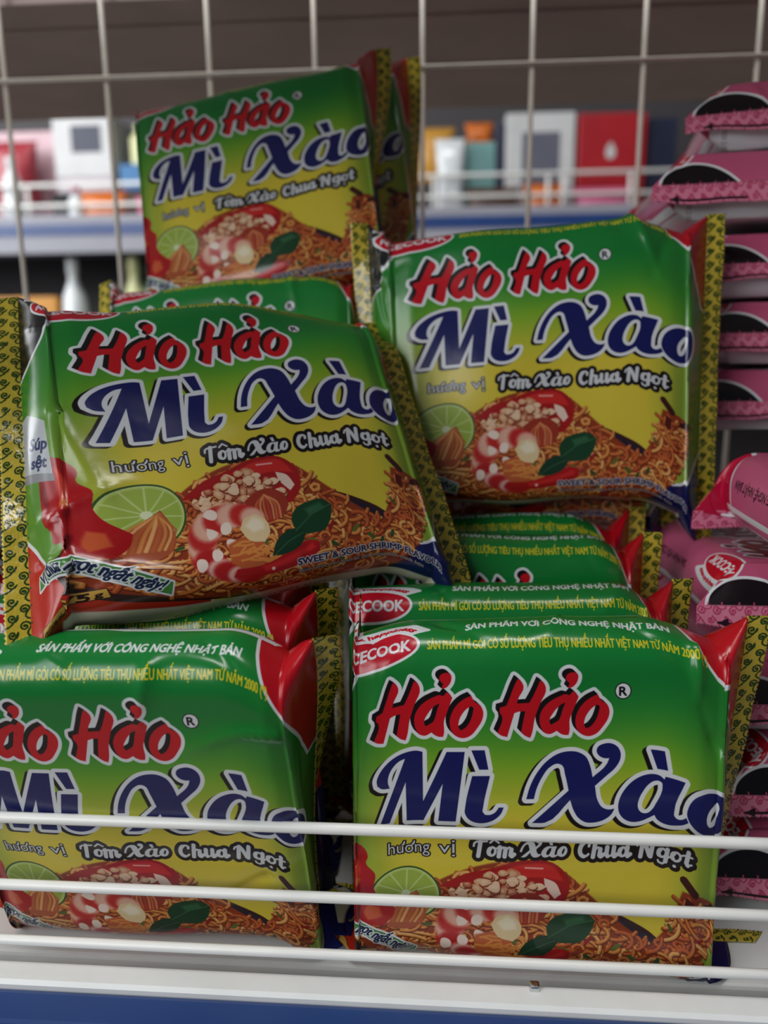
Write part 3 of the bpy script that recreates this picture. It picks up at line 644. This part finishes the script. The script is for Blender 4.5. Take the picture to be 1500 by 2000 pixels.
packet('green', 'green packet third from the fence in the right-hand row', GG, lz((.0220, .3285, -.1440)), (-4, 0, 0), GREEN, 4, left=(.9, .9, 0, 0, 0, .0625), right=(.1, .3, -.007, 0, -.010, .0625))
packet('green', 'green packet fourth from the fence in the right-hand row, in deep shade', GG, lz((.0190, .3625, -.1425)), (-4, 0, 0), GREEN, 5, left=(.9, .9, 0, 0, 0, .0625), right=(.2, .2, -.002, 0, -.008, .0625))
packet('green', 'green packet standing directly behind the front left packet, red corner showing', GG, lz((-.1130, .2875, -.1545)), (12, -2, 0), GREEN, 6, left=(.3, .3, 0, 0, 0, .062), right=(.2, 1.7, 0, 0, -.010, .062))
packet('green', 'green packet third from the fence in the left-hand row, under the leaning packet', GG, lz((-.1250, .3260, -.1555)), (8, 0, 0), GREEN, 7, left=(.2, .2, 0, 0, 0, .062), right=(.2, .2, 0, 0, -.01, .062))
# upper packets
def slack_top(P):                                           # the top right of the bag folds over towards the back
    w = sstep(.0, .06, P[..., 0])*sstep(.030, .062, P[..., 2]); P[..., 1] += .010*w; P[..., 2] -= .005*w; return P
packet('green', 'green noodle packet leaning on top of the left-hand row, largest in view', GG, lz((-.0771, .3094, -.0396)), (-36, -5, 27.1), GREEN, 8, puff=.003, warp=slack_top,
       left=(.05, -.15, .0110, -.0078, .0055), right=(.1, .05, -.002, .0036, -.0100), creases=((150, 360, 215, 640, 1.4, 12), (110, 690, 330, 760, 1.8, 14), (150, 770, 250, 640, -1.2, 14), (120, 600, 240, 520, 1.2, 12)))
packet('green', 'green noodle packet leaning on top of the right-hand row beside the pink stack', GG, lz((.0452, .3773, -.0113)), (-16, -3.6, -2.5), GREEN, 9, puff=.002,
       left=(-.15, .4, .0085, 0, -.001), right=(.1, .3, .001, .0068, -.0105), creases=((740, 40, 800, 240, 1.8, 12), (830, 60, 770, 250, -1.3, 14), (90, 60, 150, 250, 1.8, 7), (70, 150, 140, 330, -1.6, 6), (110, 20, 130, 200, 1.4, 5)))
packet('green', 'green packet tucked under the leaning right packet, only its lower edge showing', GG, lz((.0360, .4085, -.0320)), (-16, -3, -2), GREEN, 10, left=(.2, .2), right=(.3, .3, 0, 0, -.010))
packet('green', 'green packet wedged behind the largest packet, only its top edge showing', GG, lz((-.0982, .3861, -.0310)), (-22, -3.9, 0), GREEN, 11, left=(.4, .4), right=(.5, .9, -.004, 0, -.01), creases=((660, 30, 690, 200, 1.2, 10),))
packet('green', 'green packet at the top of the left-hand pile against the wire grid', GG, lz((-.0965, .4430, .0752)), (-25.5, -10.2, .9), GREEN, 12, left=(1.1, 1.1), right=(.1, 2.0, 0, .003, .002), puff=.001)
packet('green', 'green packet half hidden behind the topmost left packet, its right end showing', GG, lz((-.0810, .4880, .0815)), (-25.5, -10, 1), GREEN, 13, left=(.3, .3), right=(.1, 1.5, 0, .003, .006))

# pink stack at the right, lying flat with the left ends towards the front
LIE = Matrix(((0, 0, -1), (1, 0, 0), (0, -1, 0)))
PG = 'pink noodle packets in the stack'
def pink(z, yfin, xleft, label, seed, tilt=0., yaw=0., pitch=0., **kw):
    R = Matrix.Rotation(math.radians(yaw), 3, 'Z') @ Matrix.Rotation(math.radians(tilt), 3, 'Y') @ Matrix.Rotation(math.radians(pitch), 3, 'X') @ LIE
    kw.setdefault('left', (0, 0, 0, 0, 0, 0, 1.45)); kw.setdefault('right', (.4, .4)); kw.setdefault('puff', .0005); kw.setdefault('wrinkle', .7)
    packet('pink', label, PG, (xleft+.070, yfin+.070, z), R, PINK, seed, **kw)
pink(.0162, .2780, .104, 'pink noodle packet lying on the shelf board, bottom of the right-hand stack', 31)
pink(.0490, .2830, .110, 'pink noodle packet second from the bottom of the right-hand stack', 32, 0, 1)
pink(.0818, .2900, .104, 'pink noodle packet third from the bottom of the right-hand stack', 33, 0, -1)
pink(.1160, .2980, .098, 'pink noodle packet below the jutting one, red oval mark on its end', 34, 1, 2, pitch=-2)
pink(.1545, .2110, .111, 'pink and white noodle packet jutting out of the right-hand stack', 35, 1, 0, pitch=1, left=(.6, .6), right=(1.5, 1.5))
pink(.1880, .4000, .122, 'pink noodle packet lying right above the jutting one', 36, 0, -2)
pink(.2205, .4050, .122, 'pink noodle packet fourth from the top of the right-hand stack', 37, 0, 2)
pink(.2535, .4080, .116, 'pink noodle packet third from the top of the right-hand stack', 38, -1, 3)
pink(.2886, .3960, .105, 'pink noodle packet second from the top of the right-hand stack', 39, -1, -4)
pink(.3230, .4040, .129, 'pink noodle packet on top of the right-hand stack', 40, -2, -10)

# ---------------------------------------------------------------- shelf unit behind and the far aisle
bm = bmesh.new(); add_box(bm, (0, .6885, .439), (2.2, .265, .012), .001)
for y in (.60, .70):
    add_box(bm, (0, y, .4325), (2.2, .012, .004), .001)
o = bm_obj('shelf_board', bm, M['underside']); tag(o, 'grey-brown underside of the next shelf beyond the wire grid', 'shelf')

M['far_grey'] = mat('grey_shelf_enamel', (150, 150, 160), .5, .05, 20)
M['shade'] = mat('dark_grey_enamel', (62, 58, 60), .6, .05, 20)
FY = 1.70
bm = bmesh.new(); add_box(bm, (0, FY+.2, .446), (3.4, .44, .012)); 
o = bm_obj('shelf_board', bm, M['far_grey']); tag(o, 'grey shelf board across the aisle carrying boxes', 'shelf')
far_rail = empty('price_rail', (0, FY-.024, .438)); tag(far_rail, 'grey rail with a blue stripe along the far shelf', 'price rail')
bm = bmesh.new(); add_box(bm, (0, .0, .0), (3.4, .008, .074), .001); bm_obj('rail_body', bm, M['far_grey'], far_rail)
bm = bmesh.new(); add_box(bm, (0, -.005, .008), (3.4, .003, .022)); bm_obj('blue_stripe', bm, M['blue'], far_rail)
bm = bmesh.new(); add_box(bm, (0, FY+.2, .13), (3.4, .44, .012))
o = bm_obj('shelf_board', bm, M['far_grey']); tag(o, 'lower grey shelf board across the aisle carrying bottles', 'shelf')
bm = bmesh.new(); add_box(bm, (0, FY+.43, .5), (3.4, .02, 1.6)); o = bm_obj('wall_back', bm, M['shade']); o['kind'] = 'structure'
bm = bmesh.new(); add_box(bm, (0, .6, -1.02), (5, 6, .04)); o = bm_obj('floor', bm, mat('beige_floor_tiles', (170, 160, 148), .4, .1, 5)); o['kind'] = 'structure'
ff = empty('wire_fence', (0, FY-.005, .452)); tag(ff, 'pale wire fence along the front of the far shelf', 'wire fence')
for z in (.085, .045):
    bm = bmesh.new(); add_tube(bm, [(-1.6, 0, z), (1.6, 0, z)], .004, 8); bm_obj('wire_rod', bm, M['wire'], ff, True)
for x in (-.86, -.33, -.02, .205, .235, .365, .58):
    bm = bmesh.new(); add_tube(bm, [(x, .003, 0), (x, .003, .085)], .004, 8); bm_obj('post', bm, M['wire'], ff, True)

def carton(label, x0, x1, z0, z1, y, depth, m, group=None, panel=None, mark=None):
    r = empty('carton', ((x0+x1)/2, y+depth/2, z0)); tag(r, label, 'box', group)
    bm = bmesh.new(); add_box(bm, (0, 0, (z1-z0)/2), (x1-x0, depth, z1-z0), .003); bm_obj('box', bm, m, r)
    if panel:
        a, b, c, d, pm = panel; bm = bmesh.new(); add_box(bm, ((a+b)/2-(x0+x1)/2, -depth/2-.0004, (c+d)/2-z0), (b-a, .001, d-c)); bm_obj('printed_panel', bm, pm, r)
    if mark:
        cx, cz, s, pm = mark; bm = bmesh.new()
        vs = [bm.verts.new((cx-(x0+x1)/2+dx*s, -depth/2-.001, cz-z0+dz*s)) for dx, dz in ((0, 1.2), (.5, .4), (.62, -.3), (.3, -.8), (-.3, -.8), (-.62, -.3), (-.5, .4))]
        f = bm.faces.new(vs); e = bmesh.ops.extrude_face_region(bm, geom=[f]); bmesh.ops.translate(bm, vec=(0, .0008, 0), verts=[v for v in e['geom'] if isinstance(v, bmesh.types.BMVert)])
        bm_obj('emblem', bm, pm, r)
    return r
def pouch(label, x, z, y, w, h, d, m, seed, group=None, name='food_pouch'):
    rng = random.Random(seed); n, k = 18, 14; bm = bmesh.new(); rows = []
    for i in range(k+1):
        t = i/k; row = []
        for j in range(n):
            a = j*2*math.pi/n; e = math.sin(math.pi*min(1, t*1.02+.02))**.5 if t > .05 else .75
            rx = w/2*(1-.12*math.sin(math.pi*t))*(1+rng.uniform(-.04, .04)); ry = d/2*e*(1+rng.uniform(-.1, .1))
            row.append(bm.verts.new((rx*math.copysign(abs(math.cos(a))**.7, math.cos(a)), max(.001, ry)*math.copysign(abs(math.sin(a))**.8, math.sin(a)), t*h)))
        rows.append(row)
    for p, q in zip(rows[:-1], rows[1:]):
        for j in range(n): bm.faces.new((p[j], p[(j+1) % n], q[(j+1) % n], q[j]))
    bm.faces.new(rows[0][::-1]); bm.faces.new(rows[-1])
    o = bm_obj(name, bm, m, None, True); o.location = (x, y, z); return tag(o, label, 'bag', group)
def bottle(label, x, z, y, r, h, m, cm, group=None):
    e = empty('bottle', (x, y, z)); tag(e, label, 'bottle', group)
    bm = bmesh.new(); add_lathe(bm, [(r*.9, 0), (r, .006), (r, h*.62), (r*.9, h*.70), (r*.42, h*.82), (r*.38, h*.9)]); bm_obj('bottle_body', bm, m, e, True)
    bm = bmesh.new(); add_lathe(bm, [(r*.46, h*.88), (r*.46, h), (r*.4, h*1.01)]); bm_obj('cap', bm, cm, e, True)
    return e
def C(n, c, r=.4, **k): return mat(n, c, r, .1, 18, **k)
white, red, navy, blue2 = C('white_card', (206, 206, 206)), C('red_card', (168, 22, 34)), C('navy_card', (34, 40, 66)), C('blue_card', (28, 110, 170))
teal, orange, amber, pinkm = C('teal_card', (120, 168, 166)), C('orange_film', (214, 110, 30), .3), C('amber_film', (206, 150, 60), .3), C('pink_card', (220, 110, 150))
gloss, cream, brown, dark = C('white_gloss', (232, 236, 238), .12), C('cream_plastic', (226, 226, 170), .25), C('brown_card', (96, 60, 40)), C('black_card', (26, 22, 26))
grey_p = C('grey_print', (96, 98, 112)); glass = mat('green_glass', (150, 176, 150), .1, 0, 1, trans=.4)
T = .4521; Y1 = FY+.03
carton('white carton with a dark printed window on the far shelf', .124, .262, T, .662, Y1+.02, .16, white, panel=(.157, .232, T+.05, .625, grey_p))
carton('red carton with a pale emblem on the far shelf', .268, .402, T, .658, Y1+.02, .15, red, mark=(.333, .585, .016, white))
carton('pale teal carton left of the white carton on the far shelf', .045, .104, T, .612, Y1+.03, .14, teal)
carton('slim navy carton between the teal and white cartons', .106, .121, T, .652, Y1+.03, .14, navy)
carton('dark carton right of the red one on the far shelf', .41, .47, T, .654, Y1+.05, .14, navy)
pouch('yellow and white snack pouch beside the topmost green packets', -.02, T+.088, Y1+.05, .085, .105, .05, amber, 1)
pouch('shiny white pouch in front of the yellow one on the far shelf', .012, T, Y1+.0, .06, .16, .04, gloss, 2)
pouch('brown bag lying low behind the far fence below the teal carton', .098, T, Y1, .11, .066, .05, brown, 3, 'low bags behind the far fence')
pouch('bright orange bag low behind the far fence below the white carton', .20, T, Y1-.012, .085, .07, .04, orange, 4, 'low bags behind the far fence')
pouch('pink bag low behind the far fence below the red carton', .315, T, Y1-.012, .12, .06, .04, pinkm, 5, 'low bags behind the far fence')
pouch('small orange pouch on top of the teal carton', .073, .612, Y1+.09, .06, .05, .03, orange, 6)
pouch('amber pouch at the right end of the far shelf', .53, T, Y1+.02, .09, .12, .05, amber, 7)
# left part of the far shelf
carton('white and pink carton at the left of the far shelf, upper of two', -.83, -.700, .565, .690, Y1+.04, .14, white, panel=(-.79, -.725, .615, .668, navy))
carton('white carton at the left of the far shelf, lower of two', -.83, -.705, T, .565, Y1+.04, .14, C('pale_card', (196, 186, 192)), panel=(-.825, -.76, T+.02, .53, dark))
carton('blue carton beside the topmost green packet on the far shelf', -.685, -.575, .535, .588, Y1+.03, .12, blue2)
carton('brown carton under the blue one on the far shelf', -.685, -.575, T, .535, Y1+.04, .12, brown)
pouch('red pouch at the far left of the far shelf', -.93, T+.06, Y1+.05, .12, .13, .05, C('dull_red_film', (170, 60, 70), .3), 8)
bottle('tall white bottle standing in for a bright streak of light at the far left of the far shelf', -.905, T, Y1-.005, .020, .145, gloss, gloss)  # glossy white shape put in place of a bright streak of light
bottle('white bottle left of the orange bag on the far shelf', -.765, T, Y1-.012, .018, .085, gloss, pinkm)
bottle('cream bottle standing on the blue carton', -.652, .588, Y1+.07, .020, .085, cream, cream)
bottle('yellow bottle standing on the blue carton, right of the cream one', -.600, .588, Y1+.08, .024, .08, amber, brown)
pouch('orange bag low behind the far fence near the left bottles', -.705, T, Y1-.014, .10, .075, .035, orange, 9, 'low bags behind the far fence')
pouch('pink bag low behind the far fence near the topmost green packet', -.60, T, Y1-.014, .075, .062, .035, pinkm, 10, 'low bags behind the far fence')
# lower far shelf
L = .1361
carton('orange carton at the left of the lower far shelf', -.98, -.835, L, .318, Y1, .14, C('ochre_card', (206, 140, 40)))
carton('dark carton right of the orange one on the lower far shelf', -.765, -.70, L, .27, Y1+.02, .14, dark)
for k, (x, m, nm) in enumerate(((-.80, gloss, 'clear white bottle left on the lower far shelf'), (-.73, glass, 'pale green bottle behind the dark carton on the lower far shelf'), (-.665, cream, 'cream bottle in the middle of the lower far shelf'), (-.62, glass, 'green glass bottle right of the cream one on the lower far shelf'))):
    bottle(nm, x, L, Y1+(.22 if k == 1 else .015), .026, .26, m, m)
carton('tall grey carton at the right of the lower far bottles', -.60, -.565, L, .40, Y1+.02, .12, white)
carton('navy carton beside the topmost green packets on the lower far shelf', -.555, -.47, L, .36, Y1+.02, .12, navy)
carton('pale pink carton at the left edge of the far shelf behind the red pouch', -1.0, -.85, T, .675, Y1+.10, .12, C('pale_pink_card', (206, 170, 178)))
bottle('olive green bottle standing on the blue carton, between the cream and yellow ones', -.626, .588, Y1+.11, .018, .10, C('olive_glass', (120, 130, 50), .15), dark)
carton('red and orange carton behind the brown one on the far shelf', -.555, -.46, T, .64, Y1+.04, .12, orange)
pouch('black bag between the white bottles on the far shelf', -.80, T, Y1+.0, .05, .075, .03, dark, 11)
bottle('short clear bottle at the front of the lower far shelf', -.70, L, Y1-.02, .022, .20, glass, gloss)
carton('pale green carton behind the bottles on the lower far shelf', -.755, -.61, L, .36, Y1+.26, .09, C('mint_card', (150, 166, 156)))
tab = bmesh.new(); add_box(tab, (0, 0, .001), (.0034, .003, .002), .0006); add_box(tab, (-.0008, -.0008, .0022), (.0012, .0012, .0010), .0003)
o = bm_obj('metal_tab', tab, mat('bright_steel', (210, 212, 214), .2, 0, 1, metal=1.)); o.location = (.0315, .2290, .0078); tag(o, 'tiny shiny metal tab on the white shelf lip', 'metal tab')
